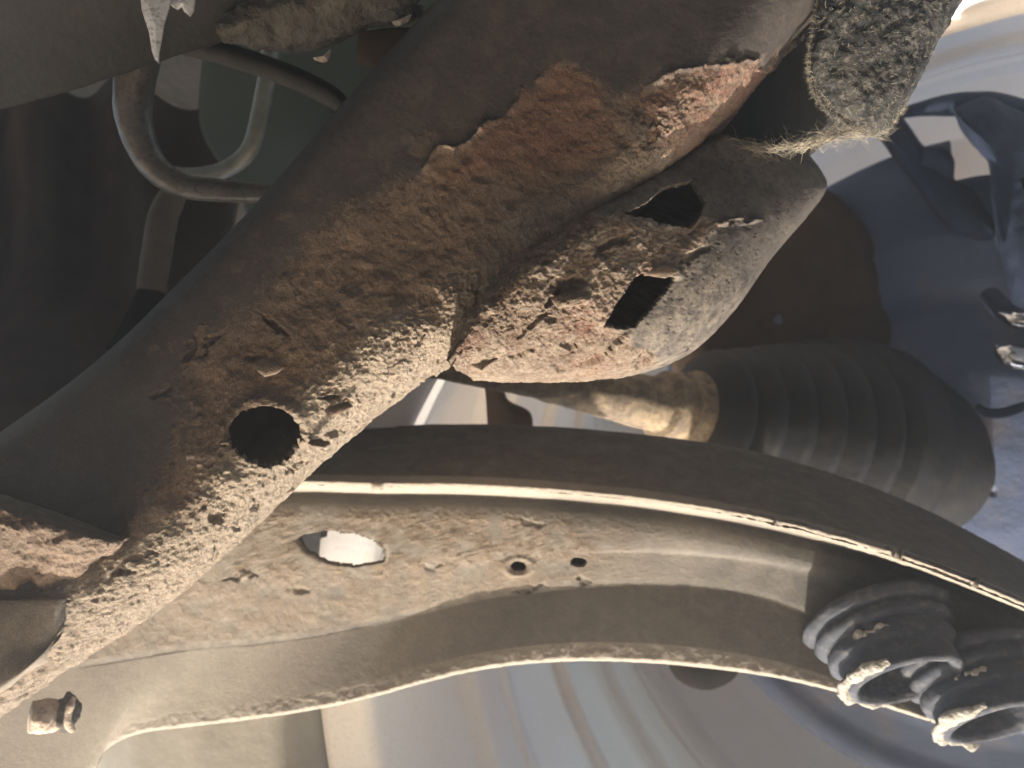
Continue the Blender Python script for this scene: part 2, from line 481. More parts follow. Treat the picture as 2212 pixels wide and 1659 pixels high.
isl = sstep(.02, .14, fbm(X0, 48, 3, 15) + .35 * n_hi + .22 * dent(px, py, 1455, 255, 110, 60, -25) - .08) * sstep(1330, 1400, px) * sstep(-30, -90, px - 1560 + .5 * (py - 150))
rust = rust * (1 - .9 * np.clip(isl, 0, 1))
RED = [(1150, 170), (1240, 145), (1300, 220), (1330, 300), (1240, 350), (1060, 370), (960, 400), (1000, 330), (1080, 270)]
red = sstep(-40, 30, poly_sd(wobx, woby, RED)) * .75
ORA = [(1380, 210), (1520, 150), (1650, 130), (1640, 220), (1540, 300), (1450, 330), (1380, 320)]
red = np.maximum(red, sstep(-25, 15, poly_sd(wobx, woby, ORA)) * (.45 + .55 * (n_mid > -.1)))
gi = rail.gi
lowb = sstep(6.2, 8.2, gi + 1.0 * n_lo) * (1 - sstep(13.3, 13.6, gi))
leftness = 1 - sstep(700, 1300, px)
lowb = lowb * (1 - sstep(1380, 1560, px + 100 * n_lo))
dust_and_light = np.clip(lowb * (.42 + .45 * leftness + .5 * n_mid + .35 * g5) + .05 + .20 * rust, 0, 1)
dust_and_light = np.maximum(dust_and_light, .5 * sstep(-20, 20, poly_sd(wobx, woby, ORA)) * (n_hi > -.1))
dust_and_light = np.maximum(dust_and_light, .34 * (1 - sstep(0, 620, px)) * sstep(500, 1000, py))
h = .0012 * n_lo * rust + .00025 * n_lo + rust * (.0009 * n_mid + .0005 * n_hi) + (1 - rust) * (.0009 + .00018 * n_hi)
h += .0013 * (np.floor(n_mid * 3.5 + 2 * n_lo) / 3.5) * rust * .6                       # flaked layers
h += lowb * (.00055 * g5 + .0004 * fbm(X0, 190, 3, 10)) + rust * .0004 * g5
cav = sstep(.30, .46, fbm(X0, 120, 3, 14) + .25 * n_lo) * rust * (.3 + .7 * lowb)
h -= .0009 * cav
dust_and_light = dust_and_light * (1 - .4 * cav)
h += .0024 * np.exp(-((sd + 5) / 6.0) ** 2) * sstep(700, 950, px) * sstep(-.1, .25, n_lo + .4 * n_mid)
h += .0014 * np.exp(-(sd / 9.0) ** 2) * (1 - rust) * sstep(.0, .5, n_mid)                # lifted paint edge
HOLE = ellipse(573, 942, 80, 66, 4, 40, .02, 3)
hd = np.hypot((px - 573) / 80, (py - 942) / 66)
h += .0022 * np.exp(-((hd - 1.12) / .22) ** 2) * (py < 960)
for (cx, cy, rx, ry, a, dp) in [(735, 880, 34, 14, -35, .0045), (725, 935, 30, 9, -20, .004), (712, 858, 24, 8, 5, .003), (690, 950, 30, 10, 20, .003), (470, 1122, 22, 12, -35, .0035), (590, 700, 46, 7, 40, .003),
                               (410, 750, 10, 40, 20, .002), (450, 745, 8, 44, 35, .0018), (350, 850, 30, 8, -40, .0015), (930, 820, 40, 6, -38, .003), (860, 850, 16, 8, -30, .002),
                               (1180, 800, 40, 10, -40, .002), (560, 1090, 24, 8, -40, .0025), (520, 1140, 18, 6, -20, .002), (260, 1240, 30, 8, -25, .002), (640, 1010, 26, 8, -38, .003), (545, 770, 26, 8, 5, .0022), (905, 735, 20, 5, -60, .002)]:
    h -= dp * dent(px + 14 * n_hi + 10 * n_mid, py + 14 * n_mid, cx, cy, rx, ry, a, .8) * (gi < 13)
rail.push(h * (gi < 13))
rail.cut(poly_in(px + 2 * n_hi, py + 2 * n_hi, HOLE) & (gi < 13))
CAV = [(1345, 463), (1400, 430), (1440, 402), (1495, 390), (1524, 438), (1512, 472), (1490, 494), (1440, 486), (1395, 472)]
frame = rail.build("frame_rail", M_frame, None, {"rust": rust, "red": red, "dust_and_light": dust_and_light}, thick=.004)
tag(frame, "heavily rusted boxed steel frame rail running diagonally, flaking, with a round hole", "frame rail")

# gusset welded to the lower edge of the rail
GS = [((965, 775), (1022, 818), .428, 1), ((985, 735), (1110, 824), .430, 1.15), ((1015, 675), (1240, 821), .432, 1.25), ((1075, 602), (1370, 803), .434, 1.25), ((1155, 532), (1485, 758), .436, 1.15),
      ((1240, 475), (1580, 668), .441, .97), ((1325, 425), (1660, 556), .452, .92), ((1400, 380), (1738, 466), .468, .88), ((1465, 335), (1779, 408), .482, .85), ((1515, 305), (1770, 372), .488, .85), ((1548, 290), (1742, 334), .49, .8)]
GP = [(.0, -.004), (.02, -.022), (.05, -.029), (.11, -.0315), (.24, -.0285), (.42, -.0225), (.6, -.0145), (.78, -.003), (.90, .010), (.975, .027), (1.0, .05), (.98, .10), (.5, .115), (.1, .06)]
GC = [8, 10, 18, 32, 36, 32, 28, 22, 16, 12, 8, 6, 6, 6]
T = np.array([s[0] for s in GS], float); B = np.array([s[1] for s in GS], float); D = np.array([s[2] for s in GS]); KS = np.array([s[3] for s in GS])
guides = []
for t, off in GP:
    q = T + (B - T) * t
    guides.append(np.c_[q, D + off * KS])
gus = Sheet(guides, 540, GC, closed=True, even=False)
px, py, gi = gus.px, gus.py, gus.gi
X0 = gus.X.copy()
n_lo, n_mid, n_hi = fbm(X0, 34, 3, 21), fbm(X0, 120, 4, 22), fbm(X0, 330, 4, 23)
g5 = fbm(X0, 520, 3, 28)
wobx, woby = px + 22 * fbm(X0, 80, 4, 31), py + 22 * fbm(X0, 80, 4, 32)
SCALE = [(900, 760), (1000, 640), (1200, 440), (1420, 500), (1560, 470), (1470, 590), (1440, 600), (1330, 720), (1420, 780), (1300, 830), (1000, 850)]
rust = sstep(-14, 12, poly_sd(wobx, woby, SCALE))
red = .75 * dent(wobx, woby, 1270, 690, 60, 60) * rust + .5 * dent(wobx, woby, 1440, 580, 40, 26) + .55 * dent(wobx, woby, 990, 740, 70, 35) + .4 * dent(wobx, woby, 1290, 790, 70, 30)
dust_and_light = np.clip(.52 + .6 * n_mid + .7 * g5, 0, 1) * np.clip(rust + .55, 0, 1) * .9 * (1 - .6 * sstep(1450, 1600, px - .6 * (py - 500)))
ter = np.floor(fbm(X0, 95, 3, 25) * 5 + 1.6 * n_lo) / 5
h = rust * (.0011 * n_lo + .0010 * n_mid + .0008 * n_hi + .0007 * g5 + .0014 * ter) + (1 - rust) * (.0003 * n_mid + .00018 * n_hi + .0006)
h -= (1 - rust) * .0007 * sstep(.40, .62, fbm(X0, 520, 3, 27))
for (cx, cy, rx, ry, a, dp) in [(1232, 618, 42, 24, -18, .008), (1197, 648, 32, 9, -40, .005), (1230, 748, 22, 12, 35, .004), (1275, 782, 34, 11, -30, .0045), (1385, 778, 44, 9, -40, .0045), (1490, 750, 14, 5, -50, .002),
                               (1330, 740, 60, 6, -48, .003), (1150, 700, 50, 6, -40, .003), (1120, 770, 40, 7, -25, .003), (1190, 690, 16, 10, 0, .003), (1500, 555, 50, 8, -35, .003), (1330, 520, 40, 12, -30, .003),
                               (1300, 540, 20, 10, -60, .003), (1180, 565, 18, 10, -10, .003), (1210, 795, 30, 8, 10, .003), (1050, 690, 20, 10, -40, .002)]:
    h -= dp * .8 * dent(px + 12 * n_hi + 10 * n_mid, py + 12 * n_mid, cx, cy, rx, ry, a, .9) * (gi < 10)
h += .0045 * dent(px, py, 1235, 650, 44, 12, -8, .8) * (gi < 10) + .003 * dent(px, py, 1440, 588, 40, 16, 15, .8)
h += .004 * dent(px, py, 1590, 480, 60, 10, -6, .9) * (gi < 10) * sstep(-.2, .3, n_mid)
gus.push(h)
SQ = [(1375, 594), (1392, 590), (1430, 592), (1458, 602), (1442, 628), (1402, 674), (1372, 708), (1334, 712), (1298, 706), (1318, 676), (1345, 634), (1362, 608)]
gus.cut((poly_in(px + 2 * n_hi, py + 2 * n_mid, SQ) | poly_in(px + 5 * n_mid, py + 5 * n_hi, CAV)) & (gi < 10))
gus.build("gusset", M_frame, frame, {"rust": rust, "red": red, "dust_and_light": dust_and_light}, thick=.0035)['label'] = "bulging scaly gusset with a square hole, welded to the lower edge of the rail"

# crossmember that meets the rail at the lower left
CM = [[(-260, 1010, .40), (-100, 1042, .40), (0, 1066, .402), (130, 1108, .404), (245, 1150, .410), (290, 1150, .425)],
      [(-260, 1030, .384), (-100, 1065, .386), (0, 1092, .388), (125, 1135, .391), (235, 1165, .399), (285, 1160, .418)],
      [(-260, 1100, .382), (-100, 1130, .385), (0, 1150, .387), (120, 1185, .391), (220, 1192, .401), (275, 1175, .42)],
      [(-260, 1230, .396), (-100, 1232, .398), (0, 1236, .400), (115, 1246, .403), (195, 1226, .411), (260, 1190, .424)],
      [(-260, 1284, .414), (-100, 1286, .414), (0, 1288, .414), (110, 1286, .414), (165, 1272, .418), (235, 1215, .43)],
      [(-260, 1294, .408), (-100, 1296, .408), (0, 1297, .408), (100, 1297, .408), (140, 1296, .411), (180, 1270, .425)],
      [(-260, 1400, .404), (-150, 1396, .404), (0, 1390, .404), (70, 1384, .405), (112, 1378, .408), (130, 1360, .41)],
      [(-320, 1560, .398), (-180, 1545, .398), (-60, 1520, .399), (20, 1475, .40), (66, 1440, .402), (100, 1420, .408)],
      [(-330, 1575, .41), (-190, 1560, .41), (-70, 1532, .41), (14, 1488, .412), (62, 1452, .415), (100, 1432, .42)]]
CM = [[(a, b, c - (.014 if k == 0 else .024 if k < 4 else .031)) for a, b, c in row] for k, row in enumerate(CM)]
cm = Sheet(CM, 240, [8, 22, 40, 16, 6, 30, 40, 5], even=False)
X0 = cm.X.copy(); px, py, gi = cm.px, cm.py, cm.gi
n_lo, n_mid, n_hi = fbm(X0, 34, 3, 41), fbm(X0, 120, 4, 42), fbm(X0, 380, 4, 43)
rust = sstep(.5, 1.3, gi + .3 * n_mid) * (1 - sstep(4.6, 4.9, gi))
h = rust * (.001 * n_lo + .0014 * n_mid + .0011 * n_hi + .0012 * np.floor(n_mid * 5) / 5) + .0003 * n_mid
cm.push(h)
cm.build("cross_member", M_frame, frame, {"rust": rust, "red": .35 * sstep(0, .4, n_mid), "dust_and_light": np.clip(.45 + .3 * n_mid + .2 * (1 - rust), 0, 1)}, thick=.003)

# loose flakes standing off the rail
def flake(poly, d, tilt, name, material, parent, thick=.0016):
    """a curled chip: fan of a picture outline, its far side lifted by tilt metres"""
    q = np.array(poly, float); c = q.mean(0)
    n = len(q); w = (q[:, 1] - q[:, 1].min()) / (np.ptp(q[:, 1]) + 1e-6)
    ring = P(q[:, 0], q[:, 1], d - tilt * w + .0006 * np.array([random.uniform(-1, 1) for _ in range(n)]))
    mid = P(*(c + (q - c) * .5).T, d - tilt * .6 * w - .0010)
    cen = P(c[0], c[1], d - tilt * .5 - .0012)
    V = np.r_[ring, mid, [cen]]
    k = np.arange(n); k2 = (k + 1) % n
    f4 = np.stack([k, k2, n + k2, n + k], 1); f3 = np.stack([n + k, n + k2, np.full(n, 2 * n)], 1)
    nn = np.cross(V[f3[:, 1]] - V[f3[:, 0]], V[f3[:, 2]] - V[f3[:, 0]]).sum(0)
    if (nn * AF).sum() > 0: f4 = f4[:, ::-1]; f3 = f3[:, ::-1]
    at = {"rust": np.ones(2 * n + 1), "red": np.full(2 * n + 1, .3), "dust_and_light": np.full(2 * n + 1, .6)}
    return mesh_obj(name, V, [f4, f3], material, parent, at, thick=thick)

for poly, d, tl in [([(548, 782), (575, 772), (600, 778), (612, 792), (596, 806), (570, 812), (556, 800)], .401, .004),
                    ([(1005, 768), (1030, 760), (1058, 762), (1076, 772), (1060, 784), (1040, 800), (1020, 790)], .412, .006),
                    ([(706, 884), (730, 872), (752, 868), (762, 876), (740, 890), (716, 898)], .4085, .004),
                    ([(660, 952), (690, 948), (712, 956), (700, 966), (672, 962)], .41, .004),
                    ([(1186, 640), (1215, 634), (1250, 632), (1268, 640), (1240, 656), (1205, 664)], .4035, .003),
                    ([(1396, 592), (1424, 566), (1452, 570), (1462, 588), (1438, 600), (1415, 598)], .409, .002)]:
    flake(poly, d, tl, "rust_flake", M_frame, frame)

# ------------------------------------------------------------------ lower control arm
UT = [(330, 960), (560, 948), (800, 937), (950, 929), (1100, 931), (1300, 943), (1500, 962), (1700, 1002), (1900, 1066), (2100, 1160), (2320, 1290), (2480, 1400)]
UR = [(250, 1050), (480, 1043), (650, 1036), (815, 1040), (1000, 1042), (1200, 1053), (1400, 1073), (1600, 1105), (1800, 1152), (2000, 1215), (2212, 1300), (2400, 1385)]
WB = [(-250, 1480), (60, 1455), (230, 1432), (400, 1404), (560, 1390), (700, 1370), (900, 1326), (1040, 1292), (1265, 1266), (1450, 1262), (1620, 1284), (1760, 1335), (1900, 1420), (2100, 1560)]
LL = [(-150, 2100), (60, 1900), (150, 1740), (207, 1655), (232, 1612), (300, 1579), (420, 1563), (560, 1546), (750, 1514), (1000, 1449), (1200, 1424), (1400, 1426), (1600, 1446), (1750, 1475), (1880, 1512), (2060, 1570)]
def withd(l, d, dy=0, dx=0):
    return [(x + dx, y + dy, d) for x, y in l]
rib = [(x, y + np.interp(x, [200, 700, 1500, 2212], [21, 22, 21, 18])) for x, y in UR]
WM = [(-250, 1290), (60, 1275), (250, 1265), (420, 1255), (600, 1240), (800, 1225), (1000, 1212), (1200, 1200), (1400, 1195), (1600, 1212), (1800, 1262), (2000, 1350), (2212, 1470)]
def lipd(dd, dy):
    return [(x, y + dy, float(np.interp(x, [300, 950], [.651, .6205])) + dd) for x, y in LL]
def ribd(l, dd):
    return [(x, y, float(np.interp(x, [1350, 1900, 2300], [.575, .535, .52])) + dd) for x, y in l]
def wbd(dd, dy):
    return [(x, y + dy, float(np.interp(x, [700, 1250], [.634, .6275])) + dd) for x, y in WB]
AG = [withd(UT, .72), ribd(UR, 0), ribd(rib, .010), withd(rib, .614, 5), withd(rib, .611, 30), withd(rib, .6105, 58), withd(WM, .6185), wbd(-.0022, -14), wbd(0, 0), wbd(.0004, 5),
      lipd(0, -2), lipd(.005, 5), lipd(.018, 3), withd(WB, .69, 12)]
AC = [30, 10, 4, 20, 18, 40, 40, 6, 4, 60, 5, 3, 20, 20]
arm = Sheet(AG, 800, AC, closed=True, smooth=True)
px, py, gi = arm.px, arm.py, arm.gi
X0 = arm.X.copy()
n_lo, n_mid, n_hi = fbm(X0, 20, 3, 51), fbm(X0, 75, 4, 52), fbm(X0, 210, 4, 53)
band = np.exp(-((gi - 1.5) / .7) ** 2)
lip = np.exp(-((gi - 10.5) / .8) ** 2)
leftw = 1 - sstep(1150, 1500, px + 120 * n_mid)
web = sstep(3.8, 5.2, gi) * (1 - sstep(8.2, 8.6, gi))
rust = np.clip(web * leftw * sstep(-.7, .6, n_mid) * .75 * (1 - sstep(6.2, 8.2, gi + .7 * n_mid)) + band * .2, 0, 1)
dust_and_light = np.clip(.28 + web * .12 * leftw * (1 - sstep(6.5, 8.2, gi)) + .3 * web * leftw * n_hi + band * .6 + lip * .5 + .25 * n_lo + .35 * (gi > 8.5) + .25 * (1 - sstep(300, 1500, px)), 0, 1) * (1 - .55 * sstep(1300, 2000, px) * (gi > 2.9) * (1 - lip))  # dust, plus beige glare painted in towards the left and lower wall
dust_and_light = dust_and_light * np.where(gi < .9, .08, 1) * (1 - .62 * sstep(500, 1250, px) * (gi > 8.6) * (gi < 9.75))  # shade of the upper wall and right lower wall painted as less dust
g5 = fbm(X0, 420, 3, 54)
h = rust * (.0005 * n_mid + .0007 * n_hi + .0006 * g5) + .0002 * n_mid + .0006 * n_lo + .0002 * g5
rag = sstep(1500, 1650, px) * (1 - sstep(2000, 2150, px))
h += band * (.0005 * n_hi + .0010 * n_mid * rag + .0010 * n_hi * rag)
h += band * .003 * dent(px, py, 815, 1052, 16, 14) + lip * .0012 * n_hi
for (cx, cy, rx, ry, a, dp) in [(520, 1245, 40, 6, -12, .003), (640, 1275, 22, 8, 5, .003), (1150, 1130, 26, 10, 20, .002), (1140, 1275, 30, 8, -10, .003), (1255, 1258, 12, 18, 20, .003), (930, 1220, 18, 8, 0, .0015)]:
    h -= dp * .6 * dent(px + 30 * n_hi, py + 18 * n_mid, cx, cy, rx, ry, a, .9) * (gi < 9)
h += .0018 * np.exp(-((np.hypot((px - 1120) / 30, (py - 1223) / 19) - 1) / .25) ** 2) * (gi < 9)
arm.push(h * np.where((gi > 8.6) & (gi < 9.8), .35, 1))
OV = [(640, 1168), (650, 1156), (668, 1152), (700, 1146), (740, 1146), (780, 1152), (815, 1166), (834, 1180), (839, 1198), (832, 1214), (800, 1222), (760, 1226), (720, 1222), (684, 1212), (656, 1194), (644, 1182)]
c = poly_in(px, py, OV) & (gi > 3) & (gi < 9)
big = [(730 + (x - 730) * 1.5, 1180 + (y - 1180) * 1.8) for x, y in OV]
c |= poly_in(px, py, big) & ((gi > 11.9) | (gi < .3))
for e in (ellipse(1120, 1223, 18, 11, 3), ellipse(1250, 1215, 19, 11, 3)):
    c |= poly_in(px, py, e) & (gi > 3) & (gi < 9)
arm.cut(c)
armo = arm.build("control_arm", M_arm, None, {"rust": rust, "red": .3 * rust * sstep(0, .4, n_hi), "dust_and_light": dust_and_light}, thick=.0045)
tag(armo, "long curved stamped steel suspension arm, dusty, with one oval and two small holes", "control arm")

# ball joint boots at the outer end of the arm, torn open
def joint(px, py, d, axis, s, seed, label):
    """a bellows boot with a torn, crusted mouth that opens down and towards the lens"""
    prof = dense([(-.01, .030), (-.004, .056), (.0, .064), (.004, .0665), (.008, .064), (.010, .059), (.013, .0575), (.017, .060), (.020, .059), (.023, .0535), (.026, .052), (.031, .0535), (.036, .0535), (.040, .048), (.045, .0465), (.054, .0475), (.058, .0475), (.060, .044), (.056, .0405), (.046, .037), (.036, .032), (.030, .020), (.034, .012), (.040, .010), (.041, .002)], .0011) * s
    C = PL(px, py, d)
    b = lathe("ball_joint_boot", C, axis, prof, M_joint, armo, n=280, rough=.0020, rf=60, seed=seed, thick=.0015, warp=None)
    b['label'] = label
    ax = np.array(axis) / np.linalg.norm(axis); e1 = np.cross(ax, [0, 1, 0]); e1 /= np.linalg.norm(e1); e2 = np.cross(ax, e1)
    r = np.random.default_rng(seed + 40)
    for (t0, t1, ao, rad, w) in ((48, -115, .0560, .0500, .0062), (30, 62, .031, .0538, .0026)):
        th = R_(180) - np.linspace(R_(t0), R_(t1), 16); n = len(th)
        rr_ = (rad + r.normal(size=n) * .0008) * s
        X = C + ax * ((ao + r.normal(size=n) * .0012) * s)[:, None] + rr_[:, None] * (np.cos(th)[:, None] * e1 + np.sin(th)[:, None] * e2)
        ww = w * (.7 + .6 * r.random(n)) * np.sin(np.linspace(.25, 2.9, n)) ** .6
        tube("dried_grease", L2W(X), ww, M_grease, b, nu=360, nr=26, rough=.0030, seed=seed + int(ao * 999), flat=.6, world=True)
    return b
b1 = joint(1890, 1335, .615, (.10, .68, -.68), .90, 5, "larger torn rubber boot nearer the arm")
b2 = joint(2082, 1425, .615, (.10, .68, -.68), .86, 8, "smaller torn rubber boot at the right edge")
# added dark plate standing in for the shade inside the two bolt holes
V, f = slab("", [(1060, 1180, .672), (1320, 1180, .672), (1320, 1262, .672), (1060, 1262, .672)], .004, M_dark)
mesh_obj("hole_shade_plate", V, f, M_hose, armo, smooth=False)

# rusted pivot bolt, lower left corner
pv = empty("pivot_bolt", P(100, 1530, .60).tolist(), "pale rust crusted pivot bolt below the lower left end of the rail", "bolt")
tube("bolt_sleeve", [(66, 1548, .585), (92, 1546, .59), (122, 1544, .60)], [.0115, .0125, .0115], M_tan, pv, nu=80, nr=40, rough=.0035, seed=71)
tube("bolt_head", [(124, 1544, .598), (140, 1542, .60), (158, 1540, .606)], [.008, .014, .009], M_clump, pv, nu=80, nr=24, rough=.006, seed=72)
tube("cotter", [(160, 1505, .59), (150, 1530, .588), (146, 1560, .588), (158, 1578, .592)], [.002, .0028, .003, .0018], M_tan, pv, nu=60, nr=8, rough=.002, seed=73)

# ------------------------------------------------------------------ wheel behind, brake shield, caliper
K = 1.35
AX = np.array([.46648, -.07991, .88091])
WC = PL(2235.5, 1187.2, .75) * K
def rr(a): return (.513 + .092 * a)
rp = [(-.50, rr(-.5) + .03), (-.48, rr(-.48)), (-.40, rr(-.4)), (-.345, rr(-.345)), (-.339, rr(-.339) - .009), (-.325, rr(-.325) - .009), (-.28, rr(-.28) - .002), (-.268, rr(-.268) - .009), (-.262, rr(-.262) + .006), (-.2, rr(-.2) + .004), (-.139, rr(-.139) + .003),
      (-.133, rr(-.131) - .010), (-.127, rr(-.127) - .009), (-.115, rr(-.115) + .010), (-.08, rr(-.08) + .014), (-.03, rr(-.03) + .008), (-.012, rr(-.012)), (-.005, rr(-.005) - .011), (.003, rr(0) - .009), (.02, rr(.02)), (.046, rr(.046)), (.05, rr(.05) - .004), (.055, rr(.055)),
      (.08, rr(.08) - .001), (.086, rr(.086) + .008), (.092, rr(.092) - .001), (.14, rr(.14)), (.146, rr(.146) - .010), (.152, rr(.152)), (.20, .50), (.24, .47), (.27, .41), (.285, .33)]
wh = empty("wheel", L2W(WC).tolist(), "large silver painted wheel seen from its inner side, behind the suspension", "wheel")
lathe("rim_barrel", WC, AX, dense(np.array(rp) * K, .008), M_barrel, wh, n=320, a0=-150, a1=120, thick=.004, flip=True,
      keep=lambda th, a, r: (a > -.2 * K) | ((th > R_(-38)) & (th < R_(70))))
lathe("tyre", WC, AX, dense(np.array([(-.498, rr(-.5) + .028), (-.53, rr(-.5) + .04), (-.56, .56), (-.57, .62), (-.55, .70)]) * K, .012), M_tyre, wh, n=120, a0=-45, a1=2, thick=.006, flip=True)
SC_ = PL(2131.3, 1040.3, .92)
def shield_warp(X, th, pr, D, ax):
    return X
sp = dense([(.02, .4245), (0.0, .4240), (-.004, .418), (-.004, .40), (.006, .385), (.006, .34), (-.012, .31), (-.014, .25), (.0, .22), (-.02, .18), (-.05, .14), (-.06, .05), (-.06, .002)], .008)
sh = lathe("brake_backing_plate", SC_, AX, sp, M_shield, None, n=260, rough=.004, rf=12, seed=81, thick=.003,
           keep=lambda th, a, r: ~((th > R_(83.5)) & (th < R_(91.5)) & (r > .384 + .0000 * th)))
tag(sh, "wide dark round brake backing plate, tinted by painted blue glare, in front of the silver wheel", "backing plate")

# ------------------------------------------------------------------ drive shaft with its bellows boot
XA = PL(1120, 812, .73); XB = PL(2080, 1010, 1.02)
ax = XB - XA; LN = np.linalg.norm(ax); ax /= LN
ds = empty("drive_shaft", L2W(XA).tolist(), "pitted drive shaft with a dark ribbed rubber bellows, above the curved arm", "drive shaft")
lathe("shaft", XA, ax, dense([(-.2, .018), (.02, .019), (.10, .025), (.175, .031), (.195, .033)], .004), M_shaft, ds, n=60, rough=.0014, rf=90, seed=91)
pr = [(.17, .030), (.175, .0385), (.188, .0385), (.19, .036), (.196, .0365), (.198, .041), (.212, .0415), (.215, .046)]
lathe("boot_collar", XA, ax, dense(pr, .002), M_shaft, ds, n=80, rough=.0006, seed=92)
pr = [(.212, .041), (.222, .055)]
x, r = .222, .060
for i in range(6):
    pr += [(x + .006, r + .004), (x + .013, r + .013), (x + .019, r + .015), (x + .025, r + .010), (x + .031, r + .001)]
    x += .033; r += .0095
pr += [(x + .01, r + .012), (x + .06, r + .012), (x + .062, r), (x + .2, r)]
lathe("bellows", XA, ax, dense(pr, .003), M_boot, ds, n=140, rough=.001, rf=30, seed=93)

# steering knuckle arm, caliper and bracket between the plate and the wheel
def pillow(outline, c, d_edge, d_front, d_back, nu=160, bulge=(1, .985, .94, .8, .5, .04)):
    """a closed lump: a picture outline at its own distance, rounded over to the front and to the back"""
    o = list(outline) + [outline[0]]
    def k(f, d): return [(c[0] + (x - c[0]) * f, c[1] + (y - c[1]) * f, d) for x, y in o]
    rows = [k(.04, d_back), k(.9, d_back)] + [k(b, d_edge + (d_front - d_edge) * math.sqrt(max(0, 1 - b ** 4))) for b in bulge]
    return Sheet(rows, nu, [10, 14] + [6, 6, 10, 14, 20])
kb = pillow([(1868, 262), (1900, 300), (1930, 342), (1975, 400), (2060, 500), (2160, 520), (2110, 420), (2085, 403), (2062, 393), (2057, 352), (2048, 328), (2032, 317), (2000, 318), (1968, 278), (1930, 235), (1890, 235)], (1985, 345), .90, .87, .94)
kb.push(.002 * fbm(kb.X, 30, 3, 95))
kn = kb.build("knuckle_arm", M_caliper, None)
tag(kn, "dark steering knuckle arm crossing the bright gap right of the felt pad", "knuckle arm")
hu = pillow([(1430, 720), (1500, 590), (1620, 480), (1770, 405), (1900, 560), (1910, 880), (1720, 960), (1560, 900), (1465, 820)], (1680, 690), .955, .935, .98)
hu.push(.004 * fbm(hu.X, 18, 3, 171) + .001 * fbm(hu.X, 90, 3, 172))
ho = hu.build("hub_carrier", M_brown, None)
tag(ho, "dark brown hub carrier casting behind the ribbed bellows, left of the backing plate", "hub carrier")
bu = pillow(ellipse(1524, 1412, 84, 78, 0, 24), (1524, 1412), .74, .715, .80)  # added near-black lump standing in for a dark round opening
bu.push(.001 * fbm(bu.X, 40, 3, 173))
bo2 = bu.build("dark_opening_lump", M_hose, None)
tag(bo2, "added dark lump standing in for the dark round opening below the lower edge of the curved arm", "dark lump")
tube("arm_boss", [(1990, 338, .87), (2018, 340, .868), (2036, 352, .87), (2040, 380, .88)], [.010, .012, .012, .010], M_caliper, kn, nu=40, nr=20)

cal = pillow([(2060, 236), (2100, 215), (2140, 206), (2212, 240), (2400, 300), (2440, 900), (2240, 760), (2165, 560), (2144, 440), (2138, 356), (2118, 330), (2092, 300), (2074, 270)], (2210, 390), .84, .79, .92, 220)
cal.push(.003 * fbm(cal.X, 22, 3, 96) + .001 * fbm(cal.X, 80, 3, 97))
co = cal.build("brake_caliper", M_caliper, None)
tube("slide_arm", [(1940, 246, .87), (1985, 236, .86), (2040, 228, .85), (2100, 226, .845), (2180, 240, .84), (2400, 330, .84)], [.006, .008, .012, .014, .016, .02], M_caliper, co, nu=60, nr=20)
tag(co, "dark lumpy brake caliper in the upper right, over the silver wheel", "brake caliper")

# bright fittings at the right edge
hf = empty("brake_hose", P(2200, 730, .72).tolist(), "brake hose with bright steel fittings at the right edge", "brake hose")
tube("hose", [(2140, 640, .80), (2165, 668, .76), (2210, 690, .73), (2280, 690, .70), (2400, 660, .7)], .010, M_caliper, hf, nu=80)
tube("fitting", [(2160, 678, .735), (2190, 690, .72), (2225, 694, .71)], [.003, .008, .009], M_glint, hf, nu=40, nr=6)
tube("fitting", [(2150, 748, .735), (2180, 764, .72), (2230, 780, .71)], [.003, .011, .013], M_glint, hf, nu=40, nr=10, rough=.003, seed=99)
tube("hose_clip", [(2112, 878, .74), (2135, 892, .73), (2175, 890, .725), (2230, 870, .72)], [.003, .005, .005, .004], M_caliper, hf, nu=50)

# ------------------------------------------------------------------ felt pad hanging at the upper right
FO = [(1775, -60), (1764, 20), (1752, 90), (1746, 150), (1758, 192), (1786, 236), (1826, 268), (1862, 288), (1896, 292), (1922, 280), (1948, 240), (1966, 212), (1986, 172), (2006, 130), (2040, 60), (2085, -20), (2110, -80)]
cxs, cys = 1890, -150
guides = []
def fo(k, d): return [(cxs + (x - cxs) * k, cys + (y - cys) * k, d) for x, y in FO]
fg = [fo(.9, .52), fo(.985, .50), fo(1.0, .480), fo(.985, .462), fo(.93, .452), fo(.75, .445), fo(.45, .442), fo(.05, .441)]
fe = Sheet(fg, 320, [6, 8, 8, 10, 26, 36, 36])
fe.push(.003 * fbm(fe.X, 45, 3, 101) + .0013 * fbm(fe.X, 240, 4, 102))
felt = fe.build("felt_pad", M_felt, None)
tag(felt, "fuzzy dirty grey felt pad with a rounded frayed end, hanging at upper right", "felt pad")
# fibres
def fibres(name, roots, dirs, lens, w, material, parent):
    n = len(roots); seg = 4
    V = []; F_ = []
    for i in range(n):
        p = roots[i].copy(); d = dirs[i]; step = lens[i] / seg; base = len(V)
        side = np.cross(d, AF); side /= np.linalg.norm(side) + 1e-9; s2 = np.cross(d, side)
        for k in range(seg + 1):
            ww = w * (1 - .7 * k / seg)
            for a in (0, 2.09, 4.19): V.append(p + (side * math.cos(a) + s2 * math.sin(a)) * ww)
            d = d + rng.normal(size=3) * .35; d = d / np.linalg.norm(d); p = p + d * step
        for k in range(seg):
            for a in range(3):
                F_.append((base + k * 3 + a, base + k * 3 + (a + 1) % 3, base + k * 3 + 3 + (a + 1) % 3, base + k * 3 + 3 + a))
    o = mesh_obj(name, np.array(V), np.array(F_), material, parent); o['kind'] = 'stuff'; return o
sel = rng.integers(0, fe.X.shape[0] * fe.X.shape[1], 600)
